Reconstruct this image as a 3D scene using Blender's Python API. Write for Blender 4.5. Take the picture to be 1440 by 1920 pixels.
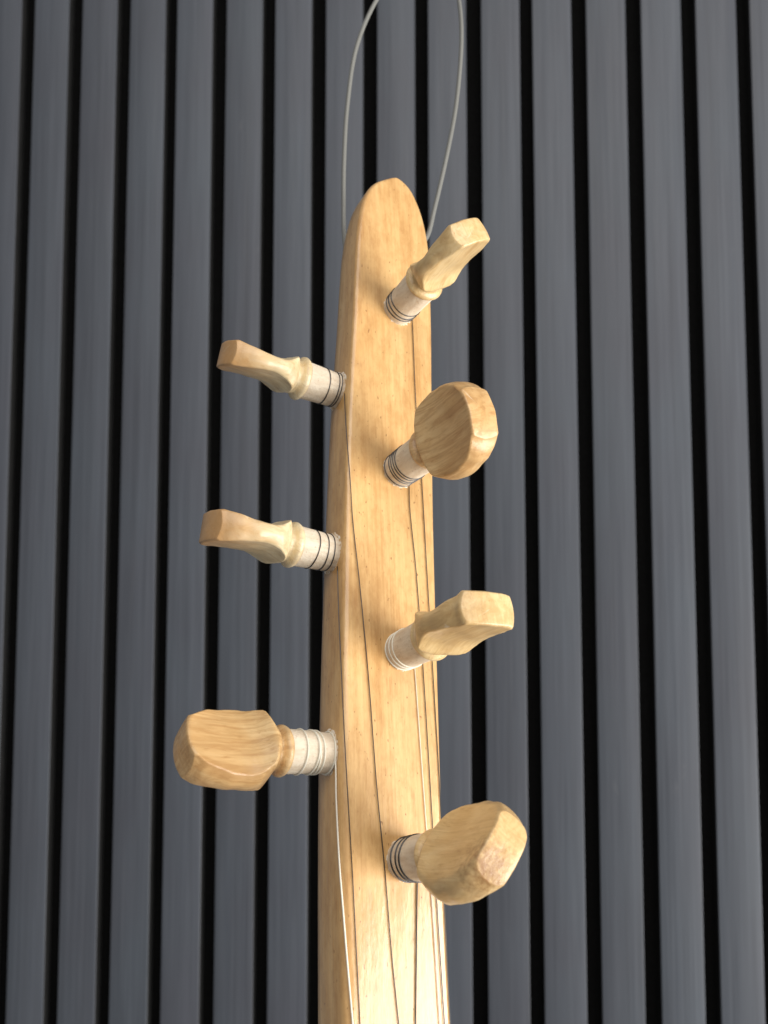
import bpy, bmesh, math, random
import numpy as np
from mathutils import Vector, Matrix
from mathutils.bvhtree import BVHTree

random.seed(7)
scene = bpy.context.scene
for o in list(bpy.data.objects):
    bpy.data.objects.remove(o, do_unlink=True)
COL = scene.collection

# ------------------------------------------------------------------ camera
FPX = 1700.0                     # focal length in photo pixels (photo 1440 x 1920)
PITCH = math.radians(4.2)
CAM = Vector((0.0, 0.0, 1.5))
cd = bpy.data.cameras.new('camera')
cam = bpy.data.objects.new('camera', cd)
COL.objects.link(cam)
cam.location = CAM
cam.rotation_euler = (math.pi / 2 + PITCH, 0, 0)
cd.sensor_fit = 'HORIZONTAL'
cd.sensor_width = 36.0
cd.lens = FPX / 1440.0 * 36.0
cd.clip_start = 0.01
cd.clip_end = 50
cd.dof.use_dof = True
cd.dof.focus_distance = 0.208
cd.dof.aperture_fstop = 34.0
scene.camera = cam
RC = Matrix.Rotation(math.pi / 2 + PITCH, 3, 'X')


def c2w(x, y, z):
    """camera-space direction (right, up, forward) to world direction"""
    return RC @ Vector((x, y, -z))


def ray(px, py):
    return c2w((px - 720) / FPX, (960 - py) / FPX, 1.0)      # forward component 1


def at(px, py, z):
    return CAM + ray(px, py) * z


# ------------------------------------------------------------------ light
w = bpy.data.worlds.new('World')
scene.world = w
w.use_nodes = True
bg = w.node_tree.nodes['Background']
bg.inputs['Color'].default_value = (0.95, 0.97, 1.0, 1)
bg.inputs['Strength'].default_value = 0.20


def area(name, direction, dist, sx, sy, watts, color):
    target = at(730, 1150, 0.225)
    ld = bpy.data.lights.new(name, 'AREA')
    ld.shape = 'RECTANGLE'
    ld.size, ld.size_y, ld.energy, ld.color = sx, sy, watts, color
    lo = bpy.data.objects.new(name, ld)
    COL.objects.link(lo)
    d = c2w(*direction).normalized()
    lo.location = target + d * dist
    lo.rotation_euler = (-d).to_track_quat('-Z', 'Y').to_euler()
    return lo


area('window_light', (0.90, -0.25, -0.34), 2.2, 2.2, 1.45, 110, (1.0, 0.965, 0.92))
area('top_fill_light', (0.10, 0.72, -0.66), 1.5, 1.7, 1.1, 17, (1.0, 0.95, 0.90))  # unseen soft fill, added to lift the neck's side, pegs and wall

scene.view_settings.view_transform = 'Standard'
scene.view_settings.look = 'None'
scene.view_settings.exposure = 0.0
scene.view_settings.gamma = 1.0
scene.view_settings.use_curve_mapping = False
scene.render.engine = 'CYCLES'
scene.render.resolution_x = 768
scene.render.resolution_y = 1024


# ------------------------------------------------------------------ materials
class Mat:
    def __init__(self, name, rough=0.5, spec=0.5, metal=0.0, coat=0.0, coat_rough=0.2):
        self.m = bpy.data.materials.new(name)
        self.m.use_nodes = True
        self.nt = self.m.node_tree
        self.b = self.nt.nodes['Principled BSDF']
        self.b.inputs['Roughness'].default_value = rough
        self.b.inputs['Specular IOR Level'].default_value = spec
        self.b.inputs['Metallic'].default_value = metal
        self.b.inputs['Coat Weight'].default_value = coat
        self.b.inputs['Coat Roughness'].default_value = coat_rough

    def n(self, t, **kw):
        nd = self.nt.nodes.new(t)
        for k, v in kw.items():
            if hasattr(nd, k):
                setattr(nd, k, v)
            else:
                nd.inputs[k].default_value = v
        return nd

    def l(self, a, b):
        self.nt.links.new(a, b)

    def coords(self, scale, rot=(0, 0, 0), offset=None):
        tc = self.n('ShaderNodeTexCoord')
        mp = self.n('ShaderNodeMapping')
        mp.inputs['Scale'].default_value = scale
        mp.inputs['Rotation'].default_value = rot
        self.l(tc.outputs['Object'], mp.inputs['Vector'])
        oi = self.n('ShaderNodeObjectInfo')
        mul = self.n('ShaderNodeMath', operation='MULTIPLY')
        mul.inputs[1].default_value = 37.0
        self.l(oi.outputs['Random'], mul.inputs[0])
        add = self.n('ShaderNodeVectorMath', operation='ADD')
        self.l(mp.outputs['Vector'], add.inputs[0])
        self.l(mul.outputs[0], add.inputs[1])
        return add.outputs[0]

    def noise(self, vec, scale=1.0, detail=4.0, rough=0.55, dist=0.0):
        nd = self.n('ShaderNodeTexNoise')
        nd.inputs['Scale'].default_value = scale
        nd.inputs['Detail'].default_value = detail
        nd.inputs['Roughness'].default_value = rough
        nd.inputs['Distortion'].default_value = dist
        self.l(vec, nd.inputs['Vector'])
        return nd.outputs['Fac']

    def ramp(self, fac, stops, interp='LINEAR'):
        r = self.n('ShaderNodeValToRGB')
        e = r.color_ramp.elements
        r.color_ramp.interpolation = interp
        while len(e) < len(stops):
            e.new(0.5)
        for el, (p, c) in zip(e, stops):
            el.position = p
            el.color = (*c, 1) if len(c) == 3 else c
        self.l(fac, r.inputs['Fac'])
        return r.outputs['Color']

    def mix(self, a, b, fac, mode='MIX'):
        m = self.n('ShaderNodeMix')
        m.data_type = 'RGBA'
        m.blend_type = mode
        for s, v in ((m.inputs['Factor'], fac), (m.inputs['A'], a), (m.inputs['B'], b)):
            if isinstance(v, (int, float)):
                s.default_value = v
            elif isinstance(v, tuple):
                s.default_value = (*v, 1)
            else:
                self.l(v, s)
        return m.outputs['Result']

    def color(self, c):
        if isinstance(c, tuple):
            self.b.inputs['Base Color'].default_value = (*c, 1)
        else:
            self.l(c, self.b.inputs['Base Color'])

    def bump(self, h, strength, dist):
        bm_ = self.n('ShaderNodeBump')
        bm_.inputs['Strength'].default_value = strength
        bm_.inputs['Distance'].default_value = dist
        self.l(h, bm_.inputs['Height'])
        self.l(bm_.outputs['Normal'], self.b.inputs['Normal'])
        self.l(bm_.outputs['Normal'], self.b.inputs['Coat Normal'])


def g(v):
    return (v, v, v)


# varnished neck wood; grain runs along local Y
M = Mat('varnished_neck_wood', rough=0.42, spec=0.45, coat=0.9, coat_rough=0.17)
v1 = M.coords((110, 9, 110))
v2 = M.coords((700, 160, 700))
v3 = M.coords((60, 14, 60), rot=(0, 0, 0.10))
base = M.ramp(M.noise(v1, 1, 5, 0.6, 1.2), [(0.25, (0.56, 0.325, 0.120)), (0.5, (0.66, 0.410, 0.168)), (0.78, (0.74, 0.495, 0.225))])
cloud = M.ramp(M.noise(v3, 1, 4, 0.6, 2.0), [(0.33, (0.74, 0.63, 0.50)), (0.55, g(1.0))])
base = M.mix(base, cloud, 0.6, 'MULTIPLY')
vm = M.coords((420, 190, 420))
mott = M.ramp(M.noise(vm, 1, 5, 0.7), [(0.38, (0.82, 0.74, 0.64)), (0.55, g(1.0)), (0.7, (1.08, 1.08, 1.08))])
base = M.mix(base, mott, 0.6, 'MULTIPLY')
pores = M.ramp(M.noise(v2, 1, 2, 0.6), [(0.58, g(1.0)), (0.74, (0.70, 0.56, 0.44))])
base = M.mix(base, pores, 0.35, 'MULTIPLY')
vf = M.coords((1700, 22, 1700), rot=(0, 0, 0.02))
fib = M.ramp(M.noise(vf, 1, 4, 0.65), [(0.36, (0.80, 0.69, 0.57)), (0.56, g(1.0)), (0.72, g(1.06))])
base = M.mix(base, fib, 0.38, 'MULTIPLY')
vs = M.coords((1500, 700, 1500))
specks = M.ramp(M.noise(vs, 1, 1, 0.5), [(0.72, g(1.0)), (0.78, (0.35, 0.22, 0.13))])
base = M.mix(base, specks, 0.75, 'MULTIPLY')
M.color(base)
M.l(M.ramp(M.noise(v1, 1.7, 3, 0.6), [(0.3, g(0.34)), (0.75, g(0.56))]), M.b.inputs['Roughness'])
M.bump(M.mix(M.noise(v2, 1, 3, 0.6), M.noise(v1, 2.2, 3), 0.5), 0.4, 0.0005)
WOOD = M.m


def peg_wood(name, c0, c1, c2, tip, stain=None, grain=0.3):
    """pale hand-carved wood; grain along local Z, more varnish towards the end of the head"""
    P = Mat(name, rough=0.42, spec=0.45, coat=0.35, coat_rough=0.22)
    a = P.coords((260, 420, 55))
    b_ = P.coords((1200, 1200, 260))
    c_ = P.coords((90, 140, 60))
    col = P.ramp(P.noise(a, 1, 5, 0.6, 1.0), [(0.28, c0), (0.5, c1), (0.75, c2)])
    cl = P.ramp(P.noise(c_, 1, 3, 0.5, 1.0), [(0.3, (0.82, 0.70, 0.54)), (0.6, g(1.0))])
    col = P.mix(col, cl, 0.55, 'MULTIPLY')
    gr = P.ramp(P.noise(P.coords((520, 160, 28), rot=(0, 0.25, 0)), 1, 4, 0.65, 1.6), [(0.40, (0.55, 0.40, 0.27)), (0.54, g(1.0))])
    col = P.mix(col, gr, grain, 'MULTIPLY')
    po = P.ramp(P.noise(b_, 1, 2, 0.6), [(0.6, g(1.0)), (0.74, (0.66, 0.52, 0.38))])
    col = P.mix(col, po, 0.5, 'MULTIPLY')
    tc = P.n('ShaderNodeTexCoord')
    sp = P.n('ShaderNodeSeparateXYZ')
    P.l(tc.outputs['Object'], sp.inputs[0])
    mr = P.n('ShaderNodeMapRange')
    mr.inputs['From Min'].default_value = 0.018
    mr.inputs['From Max'].default_value = 0.0315
    mr.inputs['To Min'].default_value = 0.0
    mr.inputs['To Max'].default_value = tip
    P.l(sp.outputs['Z'], mr.inputs['Value'])
    col = P.mix(col, (0.50, 0.255, 0.085), mr.outputs['Result'])
    if stain:
        d = P.n('ShaderNodeVectorMath', operation='DISTANCE')
        P.l(tc.outputs['Object'], d.inputs[0])
        d.inputs[1].default_value = stain
        nz = P.noise(P.coords((900, 900, 900)), 1, 3, 0.6)
        ad = P.n('ShaderNodeMath', operation='MULTIPLY_ADD')
        P.l(nz, ad.inputs[0]); ad.inputs[1].default_value = 0.012
        P.l(d.outputs['Value'], ad.inputs[2])
        st = P.ramp(ad.outputs[0], [(0.0073, g(0.9)), (0.0086, g(0.0))])
        col = P.mix(col, (0.22, 0.078, 0.016), st)
    ge = P.n('ShaderNodeNewGeometry')                     # pale highlights painted into the colour along the carved edges
    edge_glint = P.ramp(ge.outputs['Pointiness'], [(0.54, g(0.0)), (0.62, g(0.6))])
    edge_glint = P.mix(edge_glint, P.ramp(P.noise(P.coords((500, 500, 500)), 1, 3), [(0.35, g(0.2)), (0.6, g(1.0))]), 1.0, 'MULTIPLY')
    col = P.mix(col, (0.84, 0.72, 0.52), edge_glint)
    P.color(col)
    P.bump(P.mix(P.noise(b_, 1, 3, 0.6), P.noise(c_, 2, 3), 0.5), 0.35, 0.0004)
    return P.m


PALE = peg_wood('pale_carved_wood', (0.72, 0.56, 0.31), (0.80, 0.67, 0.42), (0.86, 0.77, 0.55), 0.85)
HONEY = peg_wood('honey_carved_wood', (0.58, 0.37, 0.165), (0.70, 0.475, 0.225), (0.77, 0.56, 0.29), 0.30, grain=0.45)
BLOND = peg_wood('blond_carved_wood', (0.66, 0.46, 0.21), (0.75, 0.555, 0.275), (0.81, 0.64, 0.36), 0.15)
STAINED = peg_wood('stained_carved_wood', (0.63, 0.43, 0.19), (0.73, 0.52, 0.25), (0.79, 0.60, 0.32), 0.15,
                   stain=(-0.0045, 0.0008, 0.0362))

M = Mat('chalky_shaft_wood', rough=0.85, spec=0.2)
a = M.coords((500, 500, 120)); b_ = M.coords((1500, 1500, 1500))
col = M.ramp(M.noise(a, 1, 4, 0.6), [(0.3, (0.62, 0.50, 0.36)), (0.6, (0.78, 0.69, 0.55))])
col = M.mix(col, M.ramp(M.noise(b_, 1, 2), [(0.62, g(1.0)), (0.75, (0.55, 0.46, 0.38))]), 0.5, 'MULTIPLY')
M.color(col); M.bump(M.noise(b_, 1, 3), 0.4, 0.0003)
CHALK = M.m

M = Mat('chalk_dust', rough=0.95, spec=0.1)
M.color(M.ramp(M.noise(M.coords((1200, 1200, 1200)), 1, 3), [(0.40, (0.58, 0.38, 0.19)), (0.56, (0.82, 0.75, 0.64))]))
DUST = M.m

M = Mat('steel_string', rough=0.32, metal=1.0)
M.color((0.10, 0.095, 0.095))
STEEL = M.m
M = Mat('bright_string', rough=0.35, spec=0.6)
M.color((0.80, 0.76, 0.64))
BRIGHT = M.m
M = Mat('hanging_wire_nylon', rough=0.4, spec=0.5)
M.color((0.19, 0.19, 0.175))
NYLON = M.m

# dark laminated slats; grain along local Z
M = Mat('charcoal_slat_laminate', rough=0.48, spec=0.45)
s1 = M.coords((700, 700, 9)); s2 = M.coords((160, 160, 3)); s3 = M.coords((14, 14, 7))
col = M.ramp(M.noise(s1, 1, 3, 0.6), [(0.3, (0.062, 0.070, 0.084)), (0.7, (0.083, 0.092, 0.108))])
col = M.mix(col, M.ramp(M.noise(s2, 1, 4, 0.6), [(0.3, g(0.82)), (0.7, g(1.12))]), 0.8, 'MULTIPLY')
col = M.mix(col, M.ramp(M.noise(s3, 1, 3, 0.5), [(0.3, (0.95, 0.90, 0.92)), (0.7, (1.02, 1.06, 1.08))]), 0.8, 'MULTIPLY')
oi = M.n('ShaderNodeObjectInfo')
col = M.mix(col, M.ramp(oi.outputs['Random'], [(0.0, g(0.93)), (1.0, g(1.07))]), 1.0, 'MULTIPLY')
scuff = M.ramp(M.noise(M.coords((55, 55, 22)), 1, 5, 0.75, 0.5), [(0.66, g(0.0)), (0.80, g(0.35))])
col = M.mix(col, (0.17, 0.175, 0.18), scuff)
M.color(col)
M.l(M.ramp(M.noise(s2, 1.3, 3), [(0.3, g(0.42)), (0.7, g(0.56))]), M.b.inputs['Roughness'])
M.bump(M.noise(s1, 1, 3, 0.6), 0.3, 0.0004)
SLAT = M.m
M = Mat('black_board_core', rough=0.8, spec=0.2)
M.color(M.ramp(M.noise(M.coords((500, 500, 60)), 1, 3), [(0.3, g(0.012)), (0.7, g(0.022))]))
CORE = M.m
M = Mat('black_felt', rough=1.0, spec=0.05)
M.color(M.ramp(M.noise(M.coords((600, 600, 600)), 1, 3), [(0.3, g(0.004)), (0.7, g(0.009))]))
FELT = M.m


# ------------------------------------------------------------------ mesh helpers
def mesh_obj(name, verts, faces, mat, parent=None, smooth=True):
    me = bpy.data.meshes.new(name)
    me.from_pydata([tuple(v) for v in verts], [], faces)
    me.update()
    bm = bmesh.new(); bm.from_mesh(me)
    bmesh.ops.recalc_face_normals(bm, faces=bm.faces)
    bm.to_mesh(me); bm.free()
    me.materials.append(mat)
    me.polygons.foreach_set('use_smooth', [smooth] * len(me.polygons))
    o = bpy.data.objects.new(name, me)
    COL.objects.link(o)
    if parent:
        o.parent = parent
    return o


def loft(rings, cap=True):
    n = len(rings[0])
    verts = [p for r in rings for p in r]
    faces = []
    for i in range(len(rings) - 1):
        for j in range(n):
            k = (j + 1) % n
            faces.append((i * n + j, i * n + k, (i + 1) * n + k, (i + 1) * n + j))
    if cap:
        for i, rev in ((0, True), (len(rings) - 1, False)):
            c = sum((Vector(p) for p in rings[i]), Vector()) / n
            verts.append(c); ci = len(verts) - 1
            for j in range(n):
                faces.append((ci, i * n + j, i * n + (j + 1) % n))
    return verts, faces


def tube(points, r, n=8):
    pts = [Vector(p) for p in points]
    rings = []
    ref = None
    for i, p in enumerate(pts):
        t = (pts[min(i + 1, len(pts) - 1)] - pts[max(i - 1, 0)]).normalized()
        if ref is None:
            ref = t.orthogonal().normalized()
        ref = (ref - t * ref.dot(t)).normalized()
        bn = t.cross(ref)
        rr = r(i / (len(pts) - 1)) if callable(r) else r
        rings.append([p + (ref * math.cos(2 * math.pi * j / n) + bn * math.sin(2 * math.pi * j / n)) * rr for j in range(n)])
    return loft(rings)


def catmull(pts, per=8):
    pts = [Vector(p) for p in pts]
    P = [pts[0] * 2 - pts[1]] + pts + [pts[-1] * 2 - pts[-2]]
    out = []
    for i in range(1, len(P) - 2):
        p0, p1, p2, p3 = P[i - 1:i + 3]
        for k in range(per):
            t = k / per
            out.append(0.5 * ((2 * p1) + (p2 - p0) * t + (2 * p0 - 5 * p1 + 4 * p2 - p3) * t * t + (3 * p1 - p0 - 3 * p2 + p3) * t ** 3))
    out.append(pts[-1])
    return out


def sharpen(o, deg):
    """smooth shading with creases above an angle"""
    o.data.set_sharp_from_angle(angle=math.radians(deg))


# ------------------------------------------------------------------ slatted wall
YAW = math.radians(6.2)
Wp = CAM + Vector((0, 0.72, 0))
Wh = Vector((math.cos(YAW), -math.sin(YAW), 0))
Wn = Vector((-math.sin(YAW), -math.cos(YAW), 0))        # towards the room


def wall_u(px, py):
    d = ray(px, py)
    t = (Wp - CAM).dot(Wn) / d.dot(Wn)
    return (CAM + d * t - Wp).dot(Wh)


u0, u14 = wall_u(55, 0), wall_u(1392, 0)
PITCHW = (u14 - u0) / 14
print('slat pitch', PITCHW)
GAP = PITCHW * 0.272
DEPTH = 0.0105
wallM = Matrix((( Wh.x, -Wn.x, 0, Wp.x), (Wh.y, -Wn.y, 0, Wp.y), (0, 0, 1, 0.95), (0, 0, 0, 1)))   # local x along, y into wall


def box(x0, x1, y0, y1, z0, z1, bev):
    """vertical board with rounded long front edges (front at y0)"""
    prof = []
    for cx, cy, a0 in ((x0 + bev, y0 + bev, 180), (x1 - bev, y0 + bev, 270)):
        for k in range(5):
            a_ = math.radians(a0 + 90 * k / 4)
            prof.append((cx + bev * math.cos(a_), cy + bev * math.sin(a_)))
    prof += [(x1, y1), (x0, y1)]
    return loft([[(x, y, z0) for x, y in prof], [(x, y, z1) for x, y in prof]])


H = 1.25
v, f = box(u0 - 2.6 * PITCHW, u14 + 2.6 * PITCHW, DEPTH, DEPTH + 0.009, 0, H, 0.0005)
wall = mesh_obj('slatted_wall', v, f, FELT, smooth=False)
wall.matrix_world = wallM
wall['label'] = 'dark charcoal vertical slat wall panel on black felt behind the instrument'
wall['category'] = 'wall'
slat_mesh = None
SW = PITCHW - GAP
for i in range(-2, 17):
    xc = u0 + (i - 0.5) * PITCHW
    if slat_mesh is None:
        v, f = box(-SW / 2, SW / 2, 0, DEPTH + 0.001, 0, H, 0.0006)
        s = mesh_obj('slat', v, f, SLAT, wall)
        sharpen(s, 60)
        s.data.materials.append(CORE)
        for pl in s.data.polygons:                        # laminate on the front only, black core on the sides
            if pl.normal.y > -0.3:
                pl.material_index = 1
        slat_mesh = s.data
    else:
        s = bpy.data.objects.new('slat', slat_mesh)
        COL.objects.link(s); s.parent = wall
    s.location = (xc + random.uniform(-0.0004, 0.0004), random.uniform(-0.0003, 0.0003), 0)
    s.rotation_euler = (0, random.uniform(-0.0006, 0.0006), random.uniform(-0.004, 0.004))

# ------------------------------------------------------------------ pose of the instrument neck
# directions from vanishing points of the pegs and of the neck (camera: right, up, forward)
a_in = np.array([-1060., -780., FPX]); a_up = np.array([-45., 5176., FPX]); a_rt = np.array([2500., -543., FPX])
A = np.stack([a_rt / np.linalg.norm(a_rt), a_up / np.linalg.norm(a_up), -a_in / np.linalg.norm(a_in)], 1)
U_, S_, Vt = np.linalg.svd(A)
Rn = U_ @ Vt
EU, EV, EW = (c2w(*Rn[:, i]).normalized() for i in range(3))
if EU.cross(EV).dot(EW) < 0:
    print('WARNING handedness', EU.cross(EV).dot(EW))
ORIG = at(745, 585, 0.245)
LV = 0.205                                           # distance from the cut lower end up to ORIG
base_pt = ORIG - EV * LV
NM = Matrix(((EU.x, EV.x, EW.x, base_pt.x), (EU.y, EV.y, EW.y, base_pt.y), (EU.z, EV.z, EW.z, base_pt.z), (0, 0, 0, 1)))
NI = NM.inverted()


def on_face(px, py, h=0.0):
    """pixel to local point on the plane of the front face (local z = h)"""
    o = NI @ CAM
    d = NI.to_3x3() @ ray(px, py)
    t = (h - o.z) / d.z
    return o + d * t


def project(loc):
    p = RC.transposed() @ ((NM @ Vector(loc)) - CAM)
    return 720 + FPX * p.x / -p.z, 960 - FPX * p.y / -p.z, -p.z


root = bpy.data.objects.new('lute_headstock', None)
COL.objects.link(root)
root.matrix_world = NM
root.empty_display_size = 0.02
root['label'] = 'honey coloured wooden lute headstock with seven carved tuning pegs and strings'
root['category'] = 'lute'

# outline of the front face, read along both edges
Lpx = [(735, 333), (720, 335.5), (705, 341), (692, 354), (683, 371), (676, 400), (671, 440), (668, 500), (664, 590), (659, 680), (655, 760), (651, 880), (648, 1000),
       (645, 1150), (643, 1300), (642, 1450), (643, 1600), (645, 1750), (648, 1920)]
Rpx = [(735, 333), (748, 335.5), (759, 341), (770, 354), (783, 378), (795, 412), (803, 450), (808, 500), (810, 570), (811.5, 650), (812, 740), (813, 850), (815, 960),
       (819, 1100), (824, 1250), (829, 1400), (834, 1550), (841, 1700), (853, 1920)]
Lp = np.array([tuple(on_face(*p))[:2] for p in Lpx]); Rp = np.array([tuple(on_face(*p))[:2] for p in Rpx])
poly = np.concatenate([Lp[::-1], Rp[1:]])             # whole outline, split at its highest point
kt = int(np.argmax(poly[:, 1]))
Lp, Rp = poly[kt::-1], poly[kt:]
VT = poly[kt, 1] + 0.00002
Lp = Lp[VT - Lp[:, 1] > 0.0016]; Rp = Rp[VT - Rp[:, 1] > 0.0016]     # round apex between the first points below it
apex = np.array([[0.5 * (Lp[0, 0] + Rp[0, 0]), VT]])
Lp = np.concatenate([apex, Lp]); Rp = np.concatenate([apex, Rp])


def edge_fn(P):
    q = np.sqrt(np.maximum(VT - P[:, 1], 0))
    o_ = np.argsort(q)
    q, u = q[o_], P[o_, 0]
    qq = np.linspace(0, q[-1], 400)
    q[0] = 0.0
    m_ = np.gradient(u, q)                                # smooth Hermite curve through the outline points
    i_ = np.clip(np.searchsorted(q, qq, side='right') - 1, 0, len(q) - 2)
    h_ = q[i_ + 1] - q[i_]
    t_ = (qq - q[i_]) / h_
    uu = ((2 * t_ ** 3 - 3 * t_ ** 2 + 1) * u[i_] + (t_ ** 3 - 2 * t_ ** 2 + t_) * h_ * m_[i_]
          + (-2 * t_ ** 3 + 3 * t_ ** 2) * u[i_ + 1] + (t_ ** 3 - t_ ** 2) * h_ * m_[i_ + 1])
    k = np.ones(9) / 9
    for _ in range(2):
        pad = np.concatenate([2 * uu[0] - uu[4:0:-1], uu, 2 * uu[-1] - uu[-2:-6:-1]])
        uu = np.convolve(pad, k, 'valid')
    slope = (uu[-1] - uu[-30]) / (qq[-1] ** 2 - qq[-30] ** 2)

    def fn(v_):
        x = math.sqrt(max(VT - v_, 0))
        if x > qq[-1]:
            return uu[-1] + slope * (x * x - qq[-1] ** 2)
        return float(np.interp(x, qq, uu))
    return fn


eL, eR = edge_fn(Lp), edge_fn(Rp)
print('neck width mm', [(round(1000 * (eR(v_) - eL(v_)), 1)) for v_ in (0.02, 0.08, 0.14, 0.2, 0.24)], 'tip', VT, 'bottom', Lp[-1, 1])


def neck_section(v_):
    d = VT - v_
    l, r = eL(v_), eR(v_)
    wd = r - l
    full = 0.0165 + 0.004 * min(1, max(0, (0.2 - v_) / 0.2))
    dep = full * (1 - math.exp(-(d + 0.0008) / 0.010)) * 0.92 + 0.0012      # thinner towards the rounded tip
    rad = min(0.0011 + 0.0014 * max(0, (0.16 - v_) / 0.16), wd * 0.25, dep * 0.3)
    c = (l + r) / 2
    pts = []
    for k in range(7):                                   # front, flat with the faintest crown
        t = -1 + 2 * k / 6
        pts.append((c + t * (wd / 2 - rad), 0.00025 * (1 - t * t) * min(1, wd / 0.02)))
    for k in range(1, 5):
        a_ = math.radians(90 - 90 * k / 4)
        pts.append((r - rad + rad * math.cos(a_), -rad + rad * math.sin(a_)))
    straight = dep * 0.42
    n = 14
    for k in range(n + 1):                               # rounded back
        a_ = -math.pi * k / n
        ex = abs(math.cos(a_)) ** 0.75 * math.copysign(1, math.cos(a_))
        pts.append((c + (wd / 2 - 0.0003) * ex, -straight - (dep - straight) * abs(math.sin(a_)) ** 0.9))
    for k in range(4):
        a_ = math.radians(180 - 90 * k / 4)
        pts.append((l + rad + rad * math.cos(a_), -rad + rad * math.sin(a_)))
    return [Vector((x, v_, z)) for x, z in pts]


rings = []
vs_ = []
for i in range(60):
    q = math.sqrt(0.045) * (1 - i / 60)
    vs_.append(VT - q * q)
top_dense = [x for x in vs_ if x < VT - 1e-6]
low = list(np.linspace(0, VT - 0.045, 70))[:-1]
for v_ in low + top_dense + [VT - 0.000004]:
    rings.append(neck_section(v_))
v, f = loft(rings)
neck = mesh_obj('neck', v, f, WOOD, root)
bv = BVHTree.FromPolygons([tuple(p) for p in v], f)


def on_neck(px, py, off=0.0):
    o = NI @ CAM
    d = (NI.to_3x3() @ ray(px, py)).normalized()
    hit, nrm, idx, dist = bv.ray_cast(o, d)
    if hit is None:
        return None
    if nrm.dot(d) > 0:
        nrm = -nrm
    return hit + nrm * off


# ------------------------------------------------------------------ tuning pegs
def smooth01(x):
    x = min(1, max(0, x))
    return x * x * (3 - 2 * x)


def lin(tbl, s):
    xs, ys = zip(*tbl)
    return float(np.interp(s, xs, ys))


mm = 0.001


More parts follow.
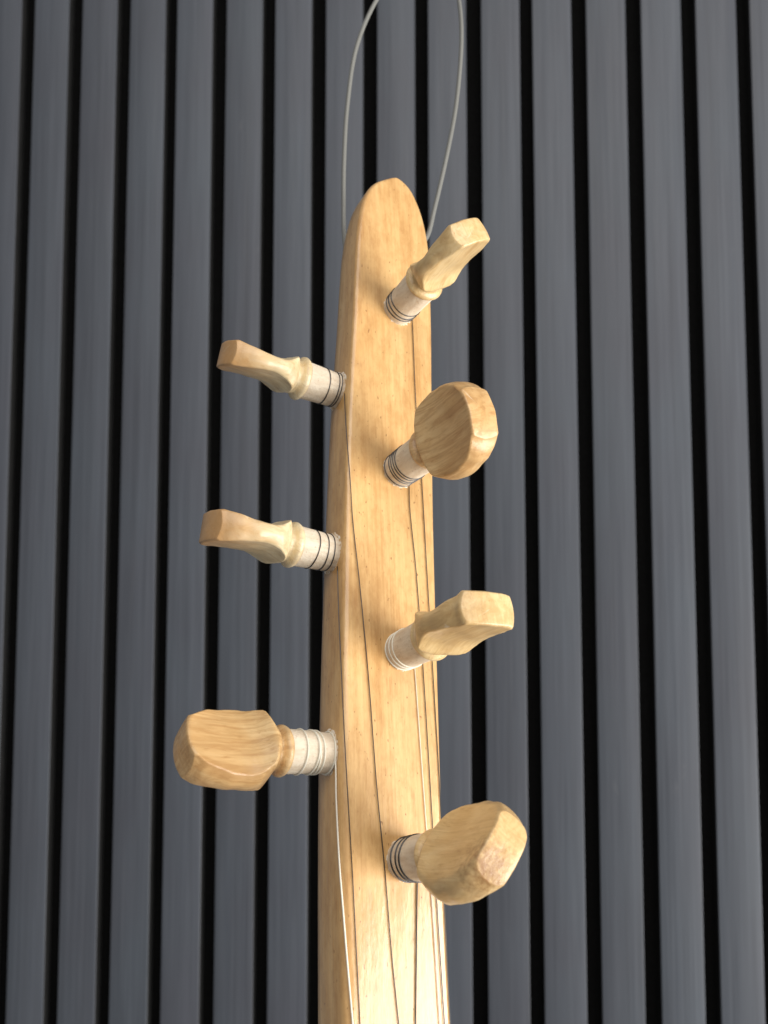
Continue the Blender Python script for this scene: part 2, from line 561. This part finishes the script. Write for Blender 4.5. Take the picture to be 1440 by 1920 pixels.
def head_mesh(rng, z0, L, W, T, endw, scoop, rcut):
    """carved paddle: flared outline, both broad sides scooped, flat-cut end with corners"""
    # plan half width (mm) and half thickness (mm) along the length fraction
    wt = [(0, 5.0), (0.05, 6.7), (0.12, 8.3), (0.24, 9.7), (0.40, 10.3), (0.60, 10.2), (0.80, 9.3), (0.92, 8.1), (1, endw * 7.2)]
    tt = [(0, 5.0), (0.04, 5.4), (0.10, 5.1), (0.17, 4.0), (0.26, 2.95), (0.36, 2.35), (0.48, 2.2), (0.62, 2.5), (0.78, 3.1), (0.90, 3.6), (1, 4.0)]
    t0 = [(0, 5.0), (0.04, 5.3), (0.12, 4.9), (0.25, 4.3), (0.45, 3.8), (0.65, 3.6), (0.85, 3.75), (1, 4.0)]
    ss = np.linspace(0, 1, 200)
    wv = np.interp(ss, *zip(*wt)); tv = np.interp(ss, *zip(*tt)) * scoop + np.interp(ss, *zip(*t0)) * (1 - scoop)
    k = np.ones(7) / 7
    for _ in range(1):
        for arr in (wv, tv):
            pad = np.concatenate([2 * arr[0] - arr[3:0:-1], arr, 2 * arr[-1] - arr[-2:-5:-1]])
            arr[:] = np.convolve(pad, k, 'valid')
    ph = [rng.uniform(0, 6.28) for _ in range(6)]
    asym = rng.uniform(-0.25, 0.25)
    rings = []
    N = 34
    for i in range(N + 1):
        s = i / N
        hw = float(np.interp(s, ss, wv)) * W * mm
        ht = float(np.interp(s, ss, tv)) * T * mm
        hw *= 1 + 0.02 * math.sin(5 * s + ph[0])
        ht *= 1 + 0.02 * math.sin(4 * s + ph[1])
        rc = min(hw, ht) * (1 - smooth01((s - 0.0) / 0.15)) + rcut * smooth01(s / 0.15)
        rc = min(rc, hw * 0.999, ht * 0.999)
        ring = []
        nx, nz, nc = 10, 6, 5
        ix, iz = hw - rc, ht - rc
        crown = 0.0009 * smooth01(s / 0.3)                # edge band slightly convex across
        dish = -0.0010 * scoop * max(0, math.sin(math.pi * min(1, s * 1.05))) ** 1.2
        lean = asym * mm * math.sin(math.pi * s)

        def P(x, y):
            x2 = x + crown * (1 - (y / ht) ** 2) * (x / hw) - crown * 0.5 * (x / hw)
            y2 = y - dish * (1 - (x / hw) ** 2) * (y / ht) + lean
            # end facet bulges a little: middle of the end is further out than its corners
            ez = 0.0014 * s ** 6 * (1 - (x / hw) ** 2)
            z = z0 + L * s + ez
            ring.append(Vector((x2, y2, z)))
        for q in range(4):
            cx = (ix, -ix, -ix, ix)[q]; cy = (iz, iz, -iz, -iz)[q]
            for k_ in range(nc + 1):
                a_ = math.radians(90 * q + 90 * k_ / nc)
                P(cx + rc * math.cos(a_), cy + rc * math.sin(a_))
            nn = nx if q in (0, 2) else nz
            nxq = (q + 1) % 4
            ex = (ix, -ix, -ix, ix)[nxq]; ey = (iz, iz, -iz, -iz)[nxq]
            aa = math.radians(90 * (q + 1))
            sx_, sy_ = cx + rc * math.cos(aa), cy + rc * math.sin(aa)
            tx_, ty_ = ex + rc * math.cos(aa), ey + rc * math.sin(aa)
            for k_ in range(1, nn):
                P(sx_ + (tx_ - sx_) * k_ / nn, sy_ + (ty_ - sy_) * k_ / nn)
        rings.append(ring)
    # end facet: small bevel then flat, slightly domed, as shrinking rings
    last = rings[-1]
    c = sum(last, Vector()) / len(last)
    for sc, dz in ((0.965, 0.00026), (0.93, 0.00036), (0.7, 0.00038), (0.4, 0.00039), (0.1, 0.00039)):
        hwl = max(abs(p.x) for p in last)
        rings.append([Vector((p.x * sc, c.y + (p.y - c.y) * (sc if sc < 0.9 else 1 - (1 - sc) * 1.8),
                              z0 + L + dz + 0.0014 * (1 - (p.x * sc / hwl) ** 2))) for p in last])
    v, f = loft(rings)
    v[-1].z = z0 + L + 0.00173
    for p in v:                                           # hand carving unevenness
        n_ = 0.00006 * math.sin(900 * p.z + 700 * p.x + ph[2]) + 0.00005 * math.sin(1300 * p.x - 500 * p.z + ph[3])
        p.y += n_
        p.x += 0.00008 * math.sin(1100 * p.z + ph[4])
    return v, f


def lathe(profile, n=36, wob=0.0, rng=None):
    rings = []
    ph = rng.uniform(0, 6.28) if rng else 0
    for z, r in profile:
        rings.append([Vector((r * (1 + wob * math.sin(3 * 2 * math.pi * j / n + ph + z * 500)) * math.cos(2 * math.pi * j / n),
                              r * (1 + wob * math.sin(2 * 2 * math.pi * j / n + ph)) * math.sin(2 * math.pi * j / n), z)) for j in range(n)])
    return loft(rings)


# side: base pixel, tip pixel (middle of the end facet), roll of the paddle, shape factors, wood, winding, label
PEGS = [
    dict(face='front', base=(745, 583), tip=(874, 444), roll=30, scoop=0.95, W=0.74, T=0.80, L=19.0, endw=1.02, wood=BLOND, shaft=13.2,
         turns=[2.2, 3.0, 3.5, 4.8], mat=STEEL, r=0.13, label='slim blond peg nearest the rounded tip, broad side turned down'),
    dict(face='front', base=(746, 884), tip=(892, 778), roll=102, scoop=0.35, rc=0.6, W=1.0, T=0.95, L=18.5, endw=0.86, wood=HONEY, shaft=13.4,
         turns=[1.2, 3.2, 4.3, 5.3, 6.6], mat=STEEL, r=0.13, label='honey brown peg with broad round head facing the side pegs'),
    dict(face='front', base=(752, 1222), tip=(910, 1146), roll=0, scoop=0.85, W=0.78, T=0.88, L=19.5, endw=1.12, wood=BLOND, shaft=12.6,
         turns=[0.8, 2.6, 3.9], mat=BRIGHT, r=0.16, label='blond wedge shaped peg with pale string wound on its shaft'),
    dict(face='front', base=(757, 1612), tip=(934, 1590), roll=52, scoop=0.2, rc=1.5, W=0.95, T=0.95, L=19.8, endw=0.95, wood=STAINED, shaft=12.6,
         turns=[2.0, 4.4, 6.2], mat=STEEL, r=0.17, label='broad blond peg with brown stain on its cut end'),
    dict(face='side', base=(632, 733), tip=(424, 664), roll=-22, scoop=1.0, W=0.82, T=0.80, L=17.3, endw=0.95, wood=PALE, shaft=9.9,
         turns=[0.9, 1.7, 4.4], mat=STEEL, r=0.13, label='slim cream peg on the side, closest to the rounded tip'),
    dict(face='side', base=(622, 1038), tip=(394, 988), roll=-12, scoop=0.95, W=0.88, T=0.90, L=17.6, endw=0.95, wood=PALE, shaft=9.8,
         turns=[1.5, 3.2, 5.9], mat=STEEL, r=0.13, label='cream wedge peg, middle one of the side pegs'),
    dict(face='side', base=(616, 1412), tip=(350, 1400), roll=-61, scoop=0.8, W=0.80, T=1.08, L=18.6, endw=0.95, wood=HONEY, shaft=10.8,
         turns=[0.6, 3.6, 4.3, 5.0, 7.7], mat=BRIGHT, r=0.2, label='honey side peg with broad face up and thick pale string'),
]


def ssmooth(x):
    return x * x * (3 - 2 * x)


for pi_, pg in enumerate(PEGS):
    rng = random.Random(100 + pi_)
    TOTAL = (pg['shaft'] + 3.4 + pg['L']) * mm
    if pg['face'] == 'front':
        b0 = on_face(*pg['base'])
        nominal = Vector((0, 0, 1))
    else:
        vv = on_face(*pg['base']).y
        uL_ = eL(vv)
        for _ in range(3):                                # where the ray meets the plane of the side
            o = NI @ CAM; d = NI.to_3x3() @ ray(*pg['base'])
            b0 = o + d * ((uL_ - o.x) / d.x)
            uL_ = eL(b0.y) + 0.0002
        nominal = Vector((-1, 0, 0))
        print('side peg base depth', b0.z * 1000, b0.y)
    tipn = b0 + nominal * TOTAL
    zt = project(tipn)[2]
    tip = NI @ at(*pg['tip'], zt)
    axis = (tip - b0).normalized()
    print(pi_, 'axis error deg', round(math.degrees(axis.angle(nominal)), 1))
    ref = Vector((0, 1, 0))
    ref = (ref - axis * ref.dot(axis)).normalized()
    other = axis.cross(ref)
    rl = math.radians(pg['roll'])
    ythick = ref * math.cos(rl) + other * math.sin(rl)    # normal of the broad sides
    xw = ythick.cross(axis)
    PM = Matrix(((xw.x, ythick.x, axis.x, b0.x), (xw.y, ythick.y, axis.y, b0.y), (xw.z, ythick.z, axis.z, b0.z), (0, 0, 0, 1)))
    pg['PM'] = PM
    sh = pg['shaft']
    R0, R1 = 4.35, 4.75
    prof = [(-7 * mm, R0 * 0.93 * mm)] + [(z * mm, (R0 + (R1 - R0) * z / sh) * mm) for z in np.linspace(-0.5, sh, 16)]
    v, f = lathe(prof, 40, 0.008, rng)
    peg = mesh_obj('tuning_peg', v, f, CHALK, root)
    peg.matrix_local = PM
    peg['label'] = pg['label']
    sharpen(peg, 50)
    pg['R'] = lambda z, sh=sh: (R0 + (R1 - R0) * z / sh)
    # turned bead between shaft and head
    z = sh
    prof = [(z - 0.05, 4.6), (z + 0.10, 4.95), (z + 0.45, 5.4), (z + 1.0, 5.65), (z + 1.5, 5.55), (z + 1.9, 5.1), (z + 2.2, 4.6),
            (z + 2.5, 4.35), (z + 2.9, 4.4), (z + 3.6, 4.5)]
    v, f = lathe([(p * mm, r * mm * (0.98 if pg['face'] == 'side' else 0.94)) for p, r in prof], 40, 0.012, rng)
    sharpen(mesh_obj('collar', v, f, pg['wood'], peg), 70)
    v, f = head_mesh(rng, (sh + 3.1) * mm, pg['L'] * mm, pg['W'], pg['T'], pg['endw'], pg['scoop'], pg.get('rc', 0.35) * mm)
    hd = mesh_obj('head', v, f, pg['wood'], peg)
    sharpen(hd, 60)
    wn = hd.modifiers.new('weighted_normal', 'WEIGHTED_NORMAL')
    wn.weight = 100
    wn.keep_sharp = True
    # string turns round the shaft
    pts = []
    tz = pg['turns']
    nst = 48
    cl = PM.inverted() @ (NI @ CAM)
    hid = math.atan2(-cl.y, -cl.x) + 0.7                  # each turn steps to the next one on the far side
    for k in range(len(tz)):
        nz = tz[min(k + 1, len(tz) - 1)]
        ph_, am = rng.uniform(0, 6.28), rng.uniform(0.1, 0.38)
        for j in range(nst):
            fr = j / nst
            zz = tz[k] + (nz - tz[k]) * smooth01((fr - 0.78) / 0.22)
            zz += (am * math.sin(2 * math.pi * fr + ph_) + 0.05 * math.sin(6 * math.pi * fr + k)) * math.sin(math.pi * fr) ** 0.5
            a_ = 2 * math.pi * fr + hid
            rr = (R0 + (R1 - R0) * zz / sh + pg['r'] * 0.75) * mm
            pts.append((rr * math.cos(a_), rr * math.sin(a_), zz * mm))
    v, f = tube(pts, pg['r'] * mm, 8)
    mesh_obj('string_winding', v, f, pg['mat'], peg)
    # chalk dust crumbled around the hole
    rngs = []
    n = 60
    for rr, hz in ((4.25, 0.22), (4.42, 0.26), (4.70, 0.18), (5.10, -0.05)):
        ring = []
        for j in range(n):
            a_ = 2 * math.pi * j / n
            jit = 1 + (0.010 * rng.uniform(-1, 1) + 0.03 * math.sin(5 * a_ + pi_) + 0.02 * math.sin(11 * a_ + 2 * pi_)) * (0 if rr < 4.5 else 1)
            p = Vector((rr * jit * math.cos(a_) * mm, rr * jit * math.sin(a_) * mm, 0))
            ring.append(p + Vector((0, 0, hz * mm * rng.uniform(0.75, 1.15))))
        rngs.append(ring)
    v, f = loft(rngs, cap=False)
    rim = mesh_obj('chalk_rim', v, f, DUST, peg)
    # rim lies on the wood, not on the tilted peg: rotate it to the face normal
    q = (PM.to_3x3().inverted() @ nominal).to_track_quat('Z', 'Y')
    rim.rotation_euler = q.to_euler()

# ------------------------------------------------------------------ strings from the pegs down the neck
STRINGS = [
    ([(772, 592), (774, 640), (779, 760), (789, 890), (800, 1080), (810, 1250), (823, 1480), (832, 1710), (842, 1915)], STEEL, 0.10, 'thin dark string from the front peg nearest the tip'),
    ([(766, 905), (768, 960), (780, 1080), (792, 1250), (806, 1480), (819, 1710), (832, 1915)], STEEL, 0.10, 'thin dark string from the honey brown front peg'),
    ([(776, 1245), (780, 1300), (793, 1480), (810, 1710), (823, 1915)], BRIGHT, 0.11, 'pale string from the wedge shaped front peg'),
    ([(781, 1650), (780, 1720), (778, 1915)], STEEL, 0.15, 'dark string from the stained front peg'),
    ([(647, 738), (650, 800), (656, 900), (661, 980), (674, 1100), (690, 1270), (705, 1470), (720, 1625), (733, 1785), (746, 1915)], STEEL, 0.105, 'string from the uppermost side peg crossing the front'),
    ([(634, 1062), (637, 1160), (641, 1260), (646, 1380), (652, 1500), (660, 1640), (668, 1800), (674, 1915)], STEEL, 0.10, 'thin string from the middle side peg'),
    ([(630, 1385), (632, 1440), (633, 1500), (638, 1610), (644, 1700), (651, 1800), (660, 1915)], BRIGHT, 0.20, 'thick pale string along the arris from the honey side peg'),
]
for pts, mat, r, lab in STRINGS:
    loc = []
    for p in pts:
        h = on_neck(*p, off=(r + 0.12) * mm)
        if h is None:
            h = on_face(*p, h=-0.0002)
        loc.append(h)
    d = (loc[-1] - loc[-2]).normalized()
    endp = loc[-1] + d * (loc[-1].y - 0.001) / abs(d.y)
    loc.append(endp)
    v, f = tube(catmull(loc, 10), r * mm, 8)
    s = mesh_obj('string', v, f, mat, root)
    s['label'] = lab

# ------------------------------------------------------------------ hanging wire behind the tip
wp = [(664, 500, .262), (650, 476, .268), (645, 438, .274), (644, 380, .278), (645, 300, .284), (651, 200, .292), (668, 90, .30), (706, 0, .308), (755, -60, .314),
      (805, -85, .317), (846, -55, .315), (861, 5, .309), (865, 80, .302), (856, 190, .294), (838, 290, .286), (815, 390, .28), (800, 445, .276), (770, 472, .27), (740, 476, .268)]
v, f = tube(catmull([at(*p) for p in wp], 8), 0.0007, 10)
wire = mesh_obj('hanging_wire', v, f, NYLON)
wire['label'] = 'thin grey wire loop hanging behind the rounded headstock tip'
wire['category'] = 'wire'
